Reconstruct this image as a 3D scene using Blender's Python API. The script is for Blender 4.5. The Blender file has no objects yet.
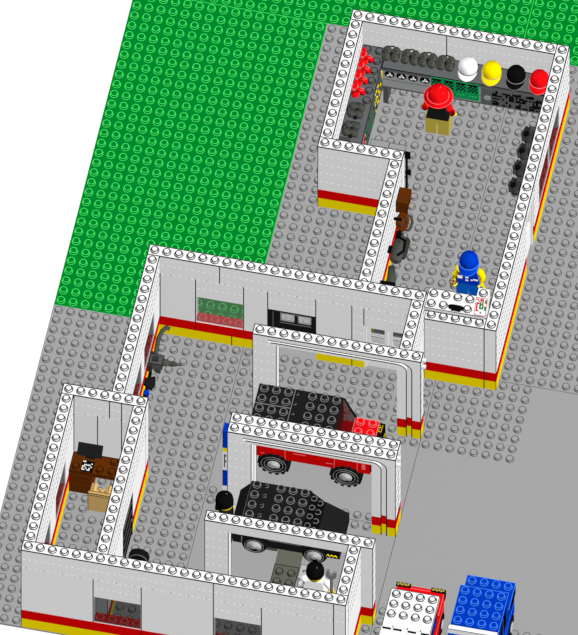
import bpy, math, random
from mathutils import Vector, Matrix
random.seed(4)
S = 0.1                      # one stud pitch in metres
PI = math.pi
sc = bpy.context.scene
COL = sc.collection

# ---------------------------------------------------------------- materials
def lin(c):
    c /= 255.0
    return c / 12.92 if c <= 0.04045 else ((c + 0.055) / 1.055) ** 2.4
MATS = {}
def mat(name, rgb, rough=0.6, alpha=1.0, spec=0.0, noise=0.02):
    m = bpy.data.materials.new(name); m.use_nodes = True
    nt = m.node_tree; b = nt.nodes['Principled BSDF']
    col = tuple(lin(v) for v in rgb) + (1,)
    b.inputs['Roughness'].default_value = rough
    b.inputs['Specular IOR Level'].default_value = spec
    b.inputs['Alpha'].default_value = alpha
    if noise:
        n = nt.nodes.new('ShaderNodeTexNoise'); n.inputs['Scale'].default_value = 9
        tc = nt.nodes.new('ShaderNodeTexCoord')
        nt.links.new(tc.outputs['Object'], n.inputs['Vector'])
        r = nt.nodes.new('ShaderNodeValToRGB')
        r.color_ramp.elements[0].color = tuple(v * (1 - noise) for v in col[:3]) + (1,)
        r.color_ramp.elements[1].color = tuple(min(1, v * (1 + noise)) for v in col[:3]) + (1,)
        nt.links.new(n.outputs['Fac'], r.inputs['Fac'])
        nt.links.new(r.outputs['Color'], b.inputs['Base Color'])
    else:
        b.inputs['Base Color'].default_value = col
    MATS[name] = m
    return m
mat('white', (250, 250, 250)); mat('paper', (255, 255, 255), noise=0)
mat('ink', (32, 32, 32), noise=0)
mat('grey', (163, 163, 163)); mat('grey_line', (92, 92, 92), noise=0)
mat('road', (160, 160, 160))
mat('green', (0, 132, 44)); mat('green_line', (70, 238, 104), noise=0)
mat('red', (222, 4, 4)); mat('red_line', (255, 120, 120), noise=0)
mat('bright_red', (238, 14, 20))
mat('yellow', (255, 228, 0)); mat('skin', (255, 226, 0)); mat('yellow_line', (120, 100, 0), noise=0)
mat('black', (30, 30, 30)); mat('black_line', (128, 128, 128), noise=0)
mat('hair_black', (14, 14, 14))
mat('blue', (0, 58, 190)); mat('blue_line', (70, 140, 255), noise=0); mat('light_blue', (10, 100, 210))
mat('dark_grey', (88, 88, 88)); mat('dark_line', (28, 28, 28), noise=0)
mat('gear', (74, 76, 70)); mat('gear_dark', (54, 56, 54)); mat('counter', (100, 102, 104)); mat('panel_grey', (165, 167, 167))
mat('gear_light', (128, 130, 130)); mat('light_grey', (190, 190, 190))
mat('brown', (96, 46, 8)); mat('brown_line', (48, 20, 0), noise=0)
mat('tan', (214, 176, 110)); mat('tan_line', (95, 72, 36), noise=0)
mat('olive', (196, 178, 74)); mat('tyre', (22, 22, 22)); mat('hub', (176, 176, 176)); mat('ramp_grey', (100, 101, 90))
mat('print_red', (205, 20, 40), noise=0); mat('print_green', (10, 130, 70), noise=0)
mat('screen_green', (20, 160, 92))
mat('smoke', (34, 34, 34), alpha=0.58, noise=0)
mat('pale_glass', (115, 115, 115), alpha=0.36, noise=0)
mat('clear', (225, 230, 232), alpha=0.35, noise=0)
mat('red_smoke', (70, 10, 14), alpha=0.6, noise=0)
mat('teal', (30, 110, 110))

# ---------------------------------------------------------------- mesh builder (studs)
class MB:
    def __init__(self): self.v = []; self.f = []; self.m = []; self.s = []; self.slots = []
    def mi(self, name):
        if name not in self.slots: self.slots.append(name)
        return self.slots.index(name)
    def add(self, vs, fs, m, smooth=False):
        b = len(self.v); k = self.mi(m)
        self.v += [tuple(p) for p in vs]
        for f in fs:
            self.f.append(tuple(b + i for i in f)); self.m.append(k); self.s.append(smooth)
        return self
    def box(self, x0, x1, y0, y1, z0, z1, m):
        vs = [(x, y, z) for z in (z0, z1) for y in (y0, y1) for x in (x0, x1)]
        return self.add(vs, [(0, 2, 3, 1), (4, 5, 7, 6), (0, 1, 5, 4), (2, 6, 7, 3), (0, 4, 6, 2), (1, 3, 7, 5)], m)
    def prism(self, poly, a0, a1, m, axis='y'):
        """poly in the plane across AXIS: y -> (x,z), x -> (y,z), z -> (x,y)"""
        def P(u, w, a): return {'y': (u, a, w), 'x': (a, u, w), 'z': (u, w, a)}[axis]
        n = len(poly)
        vs = [P(u, w, a0) for u, w in poly] + [P(u, w, a1) for u, w in poly]
        fs = [tuple(range(n - 1, -1, -1)), tuple(range(n, 2 * n))] + [(i, (i + 1) % n, n + (i + 1) % n, n + i) for i in range(n)]
        return self.add(vs, fs, m)
    def lathe(self, prof, c, m, axis='z', n=16, smooth=True):
        """prof: (radius, height) pairs along AXIS, closed at both ends"""
        vs = []; fs = []
        for r, h in prof:
            for k in range(n):
                a = 2 * PI * k / n; p, q = r * math.cos(a), r * math.sin(a)
                vs.append({'z': (c[0] + p, c[1] + q, c[2] + h), 'y': (c[0] + p, c[1] + h, c[2] + q), 'x': (c[0] + h, c[1] + p, c[2] + q)}[axis])
        for i in range(len(prof) - 1):
            for k in range(n):
                fs.append((i * n + k, i * n + (k + 1) % n, (i + 1) * n + (k + 1) % n, (i + 1) * n + k))
        self.add(vs, fs, m, smooth)
        L = (len(prof) - 1) * n
        return self.add([vs[k] for k in range(n)] + [vs[L + k] for k in range(n)], [tuple(range(n - 1, -1, -1)), tuple(range(n, 2 * n))], m)
    def ring(self, cx, cy, z, r0, r1, m, n=14, lift=0.006):
        vs = [(cx + r * math.cos(2 * PI * k / n), cy + r * math.sin(2 * PI * k / n), z + lift) for r in (r0, r1) for k in range(n)]
        return self.add(vs, [(k, n + k, n + (k + 1) % n, (k + 1) % n) for k in range(n)], m)
    def stud(self, x, y, z, m, line, r=0.3, h=0.2):
        n = 14; LW = 0.085 if line == 'ink' else 0.06
        self.lathe([(r, 0), (r, h)], (x, y, z), m, n=n, smooth=False)
        self.ring(x, y, z + h, r - LW, r + 0.004, line)
        self.ring(x, y, z, r, r + LW, line)
        return self
    def studs(self, x0, x1, y0, y1, z, m, line, skip=None):
        for i in range(round(x1 - x0)):
            for j in range(round(y1 - y0)):
                p, q = x0 + i + 0.5, y0 + j + 0.5
                if skip and skip(p, q): continue
                self.stud(p, q, z, m, line)
        return self
    def tube(self, pts, r, m, n=8):
        pts = [Vector(p) for p in pts]; rs = r if isinstance(r, (list, tuple)) else [r] * len(pts)
        vs = []; fs = []
        for i, p in enumerate(pts):
            d = (pts[min(i + 1, len(pts) - 1)] - pts[max(i - 1, 0)]).normalized()
            u = d.cross(Vector((0, 0, 1)) if abs(d.z) < 0.9 else Vector((1, 0, 0))).normalized(); w = d.cross(u)
            vs += [p + (u * math.cos(2 * PI * k / n) + w * math.sin(2 * PI * k / n)) * rs[i] for k in range(n)]
        for i in range(len(pts) - 1):
            for k in range(n):
                fs.append((i * n + k, i * n + (k + 1) % n, (i + 1) * n + (k + 1) % n, (i + 1) * n + k))
        fs += [tuple(range(n - 1, -1, -1)), tuple(len(vs) - n + k for k in range(n))]
        return self.add(vs, fs, m, True)
    def edges(self, x0, x1, y0, y1, z0, z1, m, w=0.05, which='tfrv'):
        """ink along the edges of a box: t top outline, v front verticals"""
        e = w / 2
        if 't' in which:
            for y in (y0, y1): self.box(x0 - e, x1 + e, y - e, y + e, z1 - e, z1 + 0.012, m)
            for x in (x0, x1): self.box(x - e, x + e, y0 - e, y1 + e, z1 - e, z1 + 0.012, m)
        if 'v' in which:
            for x in (x0, x1): self.box(x - e, x + e, y0 - 0.012, y0 + e, z0, z1, m)
        return self
    def move(self, dx=0, dy=0, dz=0, rz=0):
        c, s = math.cos(rz), math.sin(rz)
        self.v = [(x * c - y * s + dx, x * s + y * c + dy, z + dz) for x, y, z in self.v]
        return self
    def build(self, name, parent=None, off=(0, 0, 0)):
        me = bpy.data.meshes.new(name)
        me.from_pydata([((x - off[0]) * S, (y - off[1]) * S, (z - off[2]) * S) for x, y, z in self.v], [], self.f)
        for s in self.slots: me.materials.append(MATS[s])
        me.polygons.foreach_set('material_index', self.m)
        me.polygons.foreach_set('use_smooth', self.s)
        me.update()
        o = bpy.data.objects.new(name, me); COL.objects.link(o)
        if parent: o.parent = parent
        return o
LW = 0.06

def tag(o, label=None, cat=None, group=None, kind=None):
    if label: o['label'] = label
    if cat: o['category'] = cat
    if group: o['group'] = group
    if kind: o['kind'] = kind
    return o
def thing(name, label, cat, loc, rz=0, group=None):
    o = bpy.data.objects.new(name, None); COL.objects.link(o)
    o.empty_display_size = 0.05
    o.location = [c * S for c in loc]; o.rotation_euler = (0, 0, rz)
    return tag(o, label, cat, group)
def dup(root, loc, label, rz=None):
    r = root.copy(); COL.objects.link(r); r.location = [c * S for c in loc]; r['label'] = label
    if rz is not None: r.rotation_euler = (0, 0, rz)
    for ch in root.children:
        c = ch.copy(); COL.objects.link(c); c.parent = r
        for g in ch.children:
            d = g.copy(); COL.objects.link(d); d.parent = c
    return r

# ---------------------------------------------------------------- ground
MB().box(-60, 130, -60, 130, -0.5, -0.2, 'paper').build('ground')
tag(bpy.data.objects['ground'], 'plain white sheet under all the baseplates', 'ground', kind='structure')
NOSTUD = []          # footprints that sit on the plates
def skip(p, q):
    for x0, x1, y0, y1 in NOSTUD:
        if x0 - 0.31 < p < x1 + 0.31 and y0 - 0.31 < q < y1 + 0.31 and not (p < x0 - 0.2 or p > x1 + 0.2 or q < y0 - 0.2 or q > y1 + 0.2): return True
    return False
def plate(name, label, x0, x1, y0, y1, m, line, regions):
    b = MB().box(x0, x1, y0, y1, -0.2, 0, m)
    w = 0.025
    for x in (x0, x1): b.box(x - w * (x == x1), x + w * (x == x0), y0, y1, -0.01, 0.004, line)
    for y in (y0, y1): b.box(x0, x1, y - w * (y == y1), y + w * (y == y0), -0.01, 0.004, line)
    for r in regions: b.studs(*r, 0, m, line, skip)
    return tag(b.build(name), label, 'baseplate', kind='structure')

# ---------------------------------------------------------------- walls
def wall(name, x0, x1, y0, y1, H, openings=(), stripe=True, vlines=(), panels=(), label=None, dots=True):
    """openings: (a0,a1,z0,z1) along the long side; panels: smooth stretches without brick seams"""
    NOSTUD.append((x0, x1, y0, y1))
    b = MB(); alongx = (x1 - x0) >= (y1 - y0)
    A0, A1 = (x0, x1) if alongx else (y0, y1)
    cuts = sorted({A0, A1, *[v for o in openings for v in o[:2]]})
    zs = sorted({0, 1.2, 2.4, H, *[v for o in openings for v in o[2:]]})
    def B(a0, a1, c0, c1, z0, z1, m):      # a along, c across
        if alongx: b.box(a0, a1, c0, c1, z0, z1, m)
        else: b.box(c0, c1, a0, a1, z0, z1, m)
    C0, C1 = (y0, y1) if alongx else (x0, x1)
    def is_open(a, z): return any(o[0] < a < o[1] and o[2] < z < o[3] for o in openings)
    for i in range(len(cuts) - 1):
        for k in range(len(zs) - 1):
            am, zm = (cuts[i] + cuts[i + 1]) / 2, (zs[k] + zs[k + 1]) / 2
            if is_open(am, zm): continue
            m = ('yellow' if zm < 1.2 else 'red' if zm < 2.4 else 'white') if stripe else 'white'
            B(cuts[i], cuts[i + 1], C0, C1, zs[k], zs[k + 1], m)
            if zs[k + 1] < H and is_open(am, zs[k + 1] + 0.01):
                n = round(cuts[i + 1] - cuts[i])
                for j in range(n):
                    a = cuts[i] + j + 0.5
                    b.stud(*((a, (C0 + C1) / 2) if alongx else ((C0 + C1) / 2, a)), zs[k + 1], m, 'red_line' if m == 'red' else 'ink')
    b.studs(x0, x1, y0, y1, H, 'white', 'ink')
    e = 0.042
    for y in (y0, y1): b.box(x0, x1, y - e, y + e, H - e, H + 0.01, 'ink')
    for x in (x0, x1): b.box(x - e, x + e, y0, y1, H - e, H + 0.01, 'ink')
    b.box(x0 - 0.012, x0 + e, y0 - 0.012, y0 + e, 0, H, 'ink'); b.box(x1 - e, x1 + 0.012, y0 - 0.012, y0 + e, 0, H, 'ink')
    n = round(H / 1.2)
    for k in range(3, n):
        z = 1.2 * k
        if alongx:
            if not dots: continue
            for j in range(int((A1 - A0) * 2)):
                a = A0 + 0.25 + 0.5 * j
                if is_open(a, z - 0.05) or is_open(a, z + 0.05): continue
                if z < 8.3 and any(p[0] <= a <= p[1] for p in panels): continue
                b.box(a - 0.06, a + 0.06, y0 - 0.05, y0, z - 0.02, z + 0.01, 'white')
                if abs(z - 8.4) < 0.1 and j % 3 == 0: b.box(a + 0.1, a + 0.2, y0 - 0.012, y0, z - 0.03, z + 0.03, 'ink')
        else:
            for j in range(int((A1 - A0) * 2)):
                a = A0 + 0.05 + 0.5 * j
                if H > 9 and z < 7.1: continue
                if is_open(a + .14, z - 0.05) or is_open(a + .14, z + 0.05): continue
                b.box(x1 - 0.01, x1 + 0.012, a, a + 0.3, z - 0.045, z + 0.045, 'ink')
    for a, z0, z1 in vlines:
        B(a - 0.04, a + 0.04, C0 - 0.012, C0 + 0.02, z0, z1, 'ink') if alongx else B(a - 0.02, a + 0.02, C1 - 0.02, C1 + 0.012, z0, z1, 'ink')
    return tag(b.build(name), label, 'wall', kind='structure')

G = 10.8; W = 8.4
wall('wall_front', 0, 27, 0, 1, G, [(6, 10, 2.4, 6), (16, 20, 2.4, 6)], vlines=[(6, 2.4, 8.4), (10, 1.2, 8.4), (16, 2.4, 10.8), (20, 2.4, 8.4), (26, 2.4, 10.8)], panels=[(0, 6), (10, 16), (20, 27)], label='long white front wall with two smoked windows and a red and yellow base')
wall('wall_office_left', 0, 1, 1, 16, G, [(3, 7, 2.4, 6), (9, 13, 2.4, 6)], label='white outer left wall of the small office')
wall('wall_office_back', 0, 7, 16, 17, G, vlines=[(1.03, 3, 10.8), (3, 2.8, 8.4), (4, 8.4, 10.8), (5, 2.4, 10.8)], panels=[(0, 7)], label='white wall behind the brown office desk')
wall('wall_office_right', 6, 7, 1, 16, G, [(7, 11, 0, 6)], label='white wall between the office and the garage bays')
wall('wall_garage_left', 4, 5, 17, 31, G, [(20, 24, 2.4, 6), (25, 29, 2.4, 6)], label='white left wall of the garage beside the hanging grey hose nozzle')
wall('wall_garage_back', 4, 27, 31, 32, G, [(8, 12, 2.4, 6), (14, 18, 0, 6), (22, 26, 0, 6)], vlines=[(5.05, 2.4, 8.4), (8, 1.2, 8.4), (10, 8.4, 10.8), (12, 2.4, 8.4), (14, 1.2, 8.4), (18, 1.2, 8.4), (21, 2.4, 8.4), (22, 6, 8.4), (11, 0, 1.2), (21, 0, 1.2)], panels=[(5, 8), (12, 14), (18, 21)], label='white back wall of the garage with green-looking window and black window')
wall('wall_garage_right', 26, 27, 26, 31, G, label='short white garage wall behind the rear bay frame')
wall('wall_bay_right', 26, 27, 1, 6, G, vlines=[], label='white wall closing the right side of the front bay')
wall('wall_wing_front', 27, 32, 31, 32, W, vlines=[], label='low white wall in front of the service counter')
wall('wall_wing_right', 32, 33, 31, 60, W, [(43, 46, 0, 7.2), (48, 52, 2.4, 6), (52, 56, 2.4, 6)], vlines=[(46, 7.2, 8.4), (43, 7.2, 8.4)], label='long white right wall of the equipment room')
wall('wall_wing_back', 15, 32, 59, 60, W, vlines=[(23, 2.4, 8.4)], panels=[], label='white back wall behind the row of caps')
wall('wall_wing_left', 15, 16, 47, 59, W, label='white left wall beside the row of red taps')
wall('wall_wing_corner', 15, 22, 46, 47, W, vlines=[], label='short white wall where the equipment room steps in')
wall('wall_wing_inner', 21, 22, 32, 46, W, label='white inner wall with brown satchel hanging on its far side')

# bay dividers with a roller door track
def arc(cx, cz, r, a0, a1, n=5): return [(cx + r * math.cos(math.radians(a0 + (a1 - a0) * i / n)), cz + r * math.sin(math.radians(a0 + (a1 - a0) * i / n))) for i in range(n + 1)]
def bay(name, label, y, track):
    NOSTUD.append((14, 16, y, y + 1)); NOSTUD.append((26, 28, y, y + 1))
    b = MB(); d0, d1 = (y, y + 1)
    f0, f1, k0, k1 = (y, y + 0.25, y + 0.25, y + 1) if track < 0 else (y + 0.75, y + 1, y, y + 0.75)
    # backing slab
    b.box(14, 16, k0, k1, 0, 9.6, 'white'); b.box(14, 28, k0, k1, 9.6, G, 'white')
    b.box(26, 28, k0, k1, 2.4, 9.6, 'white'); b.box(26, 28, k0, k1, 1.2, 2.4, 'red'); b.box(26, 28, k0, k1, 0, 1.2, 'yellow')
    # front layer, split by the track: outer and inner strip
    gi, go = 26.8, 27.25
    zi, zo = 9.95, 10.25
    b.box(14, 16, f0, f1, 0, zi, 'white')
    b.prism([(14, zo), *arc(go - 1.0, zo - 1.0, 1.0, 90, 0), (go, 2.4), (28, 2.4), (28, G), (14, G)], f0, f1, 'white')
    b.prism([(16, 9.6), (26, 9.6), (26, 2.4), (gi, 2.4), *arc(gi - 0.8, zi - 0.8, 0.8, 0, 90), (16, zi)], f0, f1, 'white')
    b.box(14, 15.3, f0, f1, zi, zo, 'white')
    for u0, u1 in ((26, gi), (go, 28)):
        b.box(u0, u1, f0, f1, 1.2, 2.4, 'red'); b.box(u0, u1, f0, f1, 0, 1.2, 'yellow')
    b.studs(14, 28, y, y + 1, G, 'white', 'ink')
    e = 0.042
    for yy in (y, y + 1): b.box(14, 28, yy - e, yy + e, G - e, G + 0.01, 'ink')
    for x in (14, 28): b.box(x - e, x + e, y, y + 1, G - e, G + 0.01, 'ink')
    b.box(14 - 0.012, 14 + e, y - 0.012, y + e, 0, G, 'ink')
    b.box(16 - e, 16 + 0.012, y - 0.012, y + e, 0, 9.6, 'ink')
    b.box(15.99, 16.012, y + 1 - 2 * e, y + 1, 0, 9.6, 'ink')
    for k in range(3, 9):
        for j in range(4): b.box(14.25 + 0.5 * j - 0.06, 14.25 + 0.5 * j + 0.06, y - 0.05, y, 1.2 * k - 0.02, 1.2 * k + 0.01, 'white')
    for k in range(2, 9): b.box(28 - 0.01, 28.012, y + 0.1, y + 0.9, 1.2 * k - 0.035, 1.2 * k + 0.035, 'ink')
    b.box(28 - e, 28.012, y - 0.012, y + e, 0, G, 'ink')
    o = tag(b.build(name), label, 'wall', kind='structure')
    if track < 0:
        t = MB()
        P = [(15.3, zo), *arc(go - 1.0, zo - 1.0, 1.0, 90, 0), (go, 0.02)]
        Q = [(15.5, zi), *arc(gi - 0.8, zi - 0.8, 0.8, 90, 0), (gi, 0.02)]
        for path in (P, Q): t.tube([(u, f0 - 0.004, w) for u, w in path], 0.045, 'ink', n=5)
        t.build('door_track', o)
        h = MB()
        for z in (10.3, 9.4): h.box(28, 28.3, y + 0.35, y + 0.65, z, z + 0.25, 'white')
        h.build('door_hinge', o)
    return o
bay('wall_bay_back', 'white rear bay frame nearest the garage back wall', 25, -1)
bay('wall_bay_middle_back', 'rear one of the two white frames set back to back between the red truck and black car', 16, 1)
bay('wall_bay_middle_front', 'front one of the two white frames set back to back between the red truck and black car', 15, -1)
bay('wall_bay_front', 'white frame between the black car and the front bay', 6, 1)

# windows
def window(n, label, axis, c, a0, a1, z0, z1, frame, glass, mull=1, fw=0.14, thick=0.5, off=0.0):
    """a framed pane set in a wall opening; c = plane of the pane"""
    b = MB(); g = MB()
    def B(mb, u0, u1, d0, d1, w0, w1, m):
        if axis == 'x': mb.box(u0, u1, d0, d1, w0, w1, m)
        else: mb.box(d0, d1, u0, u1, w0, w1, m)
    t0, t1 = c, c + thick
    B(b, a0, a0 + fw, t0, t1, z0, z1, frame); B(b, a1 - fw, a1, t0, t1, z0, z1, frame)
    B(b, a0 + fw, a1 - fw, t0, t1, z1 - fw, z1, frame); B(b, a0 + fw, a1 - fw, t0, t1, z0, z0 + fw * 0.25, frame)
    for k in range(1, mull):
        a = a0 + (a1 - a0) * k / mull
        B(b, a - fw / 2, a + fw / 2, t0, t1, z0, z1, frame)
    B(g, a0 + fw, a1 - fw, (t0 + t1) / 2 - 0.04, (t0 + t1) / 2 + 0.04, z0 + fw * 0.6, z1 - fw, glass)
    o = tag(b.build('window_%d' % n), label, 'window', kind='structure')
    g.build('pane', o)
    return o
window(1, 'smoked window in the front wall below the office', 'x', 0.02, 6, 10, 2.4, 6, 'white', 'smoke', thick=0.12, fw=0.06)
window(2, 'smoked window in the front wall cut by the bottom of the picture', 'x', 0.02, 16, 20, 2.4, 6, 'white', 'smoke', thick=0.12, fw=0.06)
window(10, 'dark office window in the outer left wall nearest the front wall', 'y', 0.86, 3, 7, 2.4, 6, 'white', 'smoke', thick=0.12, fw=0.06)
window(3, 'dark office window in the outer left wall nearest the desk', 'y', 0.86, 9, 13, 2.4, 6, 'white', 'smoke', thick=0.12, fw=0.06)
window(4, 'lower dark window in the left garage wall', 'y', 4.86, 20, 24, 2.4, 6, 'white', 'smoke', thick=0.12, fw=0.06)
window(5, 'upper dark window in the left garage wall behind the nozzle', 'y', 4.86, 25, 29, 2.4, 6, 'white', 'smoke', thick=0.12, fw=0.06)
window(6, 'window showing green lawn and red studs in the garage back wall', 'x', 31.02, 8, 12, 2.4, 6, 'white', 'pale_glass', thick=0.12, fw=0.06)
window(8, 'dark window in the right wall near the row of caps', 'y', 32.86, 52, 56, 2.4, 6, 'white', 'smoke', thick=0.12, fw=0.06)
window(9, 'dark window in the right wall near the side door', 'y', 32.86, 48, 52, 2.4, 6, 'white', 'smoke', thick=0.12, fw=0.06)
# black half door hung above a gap
b = MB()
b.box(14, 18, 31.05, 31.95, 5.72, 6, 'black').box(14, 14.3, 31.05, 31.95, 1.0, 5.72, 'black').box(17.6, 18, 31.05, 31.95, 1.0, 5.72, 'black')
w7 = tag(b.build('door_4'), 'black framed door with two small panes in the garage back wall', 'door', kind='structure')
MB().box(14.3, 15, 31.03, 31.5, 1.0, 5.72, 'black').box(14.42, 14.46, 31.015, 31.03, 1.0, 5.72, 'black_line').build('shutter', w7)
l = MB().box(15, 17.6, 31.1, 31.4, 1.0, 4.3, 'black').box(16.2, 16.45, 31.1, 31.4, 4.3, 5.72, 'black')
for z in (4.28, 5.6): l.box(15, 17.6, 31.08, 31.1, z - 0.03, z + 0.03, 'black_line')
for x0, x1 in ((15.1, 16.1), (16.55, 17.5)):
    l.tube([(x0, 31.2, 5.45), (x1, 31.2, 5.45), (x1, 31.2, 4.45), (x0, 31.2, 4.45), (x0, 31.2, 5.45)], 0.045, 'black_line', n=5)
l.build('door_leaf', w7)
MB().box(15, 16.2, 31.3, 31.36, 4.3, 5.72, 'clear').build('pane', w7)
MB().box(16.45, 17.6, 31.3, 31.36, 4.3, 5.72, 'clear').build('pane', w7)

# doors
b = MB()
b.box(22, 22.2, 31.1, 31.9, 0, 6, 'white').box(25.8, 26, 31.1, 31.9, 0, 6, 'white').box(22.2, 25.8, 31.1, 31.9, 5.6, 6, 'white')
d1 = tag(b.build('door_1'), 'white half-glazed double door in the garage back wall', 'door', kind='structure')
for x0, x1 in ((22.2, 23.97), (24.03, 25.8)):
    l = MB(); l.box(x0, x0 + 0.3, 31.3, 31.55, 0, 5.6, 'white').box(x1 - 0.3, x1, 31.3, 31.55, 0, 5.6, 'white')
    l.box(x0 + 0.3, x1 - 0.3, 31.3, 31.55, 0, 3.0, 'white').box(x0 + 0.3, x1 - 0.3, 31.3, 31.55, 5.45, 5.6, 'white').box(x0 + 0.3, x1 - 0.3, 31.3, 31.55, 4.25, 4.45, 'white')
    for z in (3.05, 4.2, 4.5): l.box(x0 + 0.3, x1 - 0.3, 31.285, 31.3, z - 0.02, z + 0.03, 'grey_line')
    lo = l.build('door_leaf', d1)
    MB().box(x0 + 0.3, x1 - 0.3, 31.4, 31.46, 3.0, 4.25, 'clear').box(x0 + 0.3, x1 - 0.3, 31.4, 31.46, 4.45, 5.45, 'smoke').build('glazing', lo)
b = MB().box(6.05, 6.98, 7, 7.2, 0, 6, 'black').box(6.05, 6.98, 10.8, 11, 0, 6, 'black').box(6.05, 6.98, 7.2, 10.8, 5.75, 6, 'black')
d2 = tag(b.build('door_2'), 'black office door facing the garage bays', 'door', kind='structure')
l = MB().box(6.6, 6.9, 7.2, 10.8, 0.1, 5.75, 'black')
for z in (0.5, 1.7, 2.9, 4.1): l.box(6.9, 6.99, 7.5, 10.5, z, z + 0.9, 'hair_black').box(6.9, 7.0, 7.5, 10.5, z + 0.9, z + 0.96, 'dark_grey')
l.build('door_leaf', d2)
MB().lathe([(0.16, 0), (0.16, 0.2)], (6.9, 10.3, 2.8), 'dark_grey', axis='x', n=10).build('door_knob', d2)
b = MB().box(32.1, 32.9, 43, 43.2, 0, 7.2, 'white').box(32.1, 32.9, 45.8, 46, 0, 7.2, 'white').box(32.1, 32.9, 43.2, 45.8, 7.0, 7.2, 'white')
d3 = tag(b.build('door_3'), 'white side door in the right wall of the equipment room', 'door', kind='structure')
MB().box(32.55, 32.75, 43.2, 45.8, 0.2, 3.6, 'white').box(32.55, 32.75, 43.2, 43.5, 3.6, 7, 'white').box(32.55, 32.75, 45.5, 45.8, 3.6, 7, 'white').build('door_leaf', d3)
MB().box(32.62, 32.68, 43.5, 45.5, 3.6, 7, 'clear').build('glazing', d3)

# ---------------------------------------------------------------- toy figures
def head_mb(hair=None):
    b = MB(); b.lathe([(0.35, 3.45), (0.35, 3.55), (0.55, 3.6), (0.64, 3.75), (0.64, 4.4), (0.55, 4.55), (0.3, 4.58), (0.3, 4.75)], (0, 0, 0), 'skin', n=20)
    return b
def cap_dome(m, line):
    b = MB(); b.lathe([(0.78, 0), (0.79, 0.35), (0.74, 0.7), (0.6, 0.98), (0.38, 1.15), (0.12, 1.22)], (0, 0, 0), m, n=22)
    b.ring(0, 0, 0.02, 0.78, 0.83, line, n=22)
    return b
def cap_peak(m, line):
    b = MB(); n = 12
    pts = [(0.76 * math.cos(PI + PI * k / n), 0.62 * math.sin(PI + PI * k / n)) for k in range(n + 1)]
    out = [(0.8 * math.cos(PI + PI * k / n), -0.15 + 1.15 * math.sin(PI + PI * k / n)) for k in range(n + 1)]
    vs = []; fs = []
    for zz in (0.0, 0.12):
        for (p, q), (r, s) in zip(pts, out): vs += [(p, q, zz + 0.12), (r, s, zz - 0.02)]
    N = 2 * (n + 1)
    for k in range(n):
        a = 2 * k
        fs += [(a, a + 1, a + 3, a + 2), (N + a, N + a + 2, N + a + 3, N + a + 1), (a + 1, N + a + 1, N + a + 3, a + 3), (a, a + 2, N + a + 2, N + a)]
    b.add(vs, fs, m, True)
    b.tube([(0.82 * math.cos(PI + PI * k / n), 0.82 * math.sin(PI + PI * k / n), 0.22) for k in range(n + 1)], 0.04, line, n=5)
    b.tube([(r * 1.0, s, -0.0) for r, s in out], 0.03, line, n=5)
    return b
def torso_mb(m):
    b = MB(); P = [(-0.95, -0.5, 1.9), (0.95, -0.5, 1.9), (0.95, 0.5, 1.9), (-0.95, 0.5, 1.9), (-0.68, -0.42, 3.45), (0.68, -0.42, 3.45), (0.68, 0.42, 3.45), (-0.68, 0.42, 3.45)]
    b.add(P, [(3, 2, 1, 0), (4, 5, 6, 7), (0, 1, 5, 4), (1, 2, 6, 5), (2, 3, 7, 6), (3, 0, 4, 7)], m)
    return b
def figure(label, loc, rz, torso, arms, legs, hips=None, fwd=(0.55, 0.55), prints=None, raised=0):
    r = thing('toy_figure', label, 'toy figure', loc, rz)
    r.scale = (1, 1, 1.06)
    legm = hips or legs
    NOSTUD.append((loc[0] - 0.98, loc[0] + 0.98, loc[1] - 0.75, loc[1] + 0.75))
    MB().box(-0.98, 0.98, -0.5, 0.5, 1.42, 1.9, legm).box(-0.06, 0.06, -0.3, 0.3, 1.0, 1.42, legm).build('hips', r)
    for s in (-1, 1):
        c = s * 0.52
        b = MB().prism([(-0.72, 0), (0.5, 0), (0.5, 1.42), (-0.45, 1.42), (-0.45, 0.42), (-0.72, 0.36)], c - 0.45, c + 0.45, legs, axis='x')
        b.build('leg', r)
    t = torso_mb(torso)
    if prints: prints(t)
    t.build('torso', r)
    for s, fw in ((-1, fwd[0]), (1, fwd[1])):
        b = MB().tube([(s * 0.72, 0, 3.25), (s * 0.95, 0.02, 3.05), (s * 1.1, -0.05, 2.55), (s * 1.14, -fw * 0.6, 2.2)], [0.28, 0.31, 0.29, 0.24], arms, n=10)
        cx, cy, cz = s * 1.15, -fw - 0.08, 1.98
        if raised == s:
            b = MB().tube([(s * 0.72, 0, 3.25), (s * 1.0, -0.05, 3.15), (s * 1.25, -0.15, 2.9), (s * 1.42, -0.32, 2.8)], [0.28, 0.31, 0.28, 0.23], arms, n=10)
            cx, cy, cz = s * 1.5, -0.55, 2.7
        a = b.build('arm', r)
        h = MB()
        h.tube([(cx, cy + 0.28, cz + 0.16), (cx, cy + 0.1, cz + 0.04)], 0.15, 'skin')
        h.tube([(cx + 0.24 * math.cos(q), cy - 0.1 + 0.24 * math.sin(q), cz) for q in [PI * (0.75 + 1.5 * i / 8) + PI * 0.75 for i in range(9)]], 0.11, 'skin', n=6)
        h.build('hand', a)
    hd = head_mb().build('head', r)
    f = MB()
    for s in (-1, 1): f.lathe([(0.09, 0), (0.09, 0.04)], (s * 0.22, -0.64, 4.12), 'hair_black', axis='y', n=8)
    f.tube([(-0.25, -0.62, 3.86), (-0.1, -0.655, 3.8), (0.1, -0.655, 3.8), (0.25, -0.62, 3.86)], 0.035, 'hair_black', n=5)
    f.build('face', hd)
    return r
def hair_mb():
    b = MB(); b.lathe([(0.74, 0.0), (0.76, 0.35), (0.7, 0.7), (0.5, 0.92), (0.2, 1.0)], (0, 0.06, 3.98), 'hair_black', n=18)
    b.box(-0.6, 0.6, 0.25, 0.72, 3.6, 4.1, 'hair_black')
    b.tube([(0.1, -0.6, 4.62), (0.18, -0.1, 4.98), (0.15, 0.45, 4.85)], 0.03, 'black_line', n=5)
    return b

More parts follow.
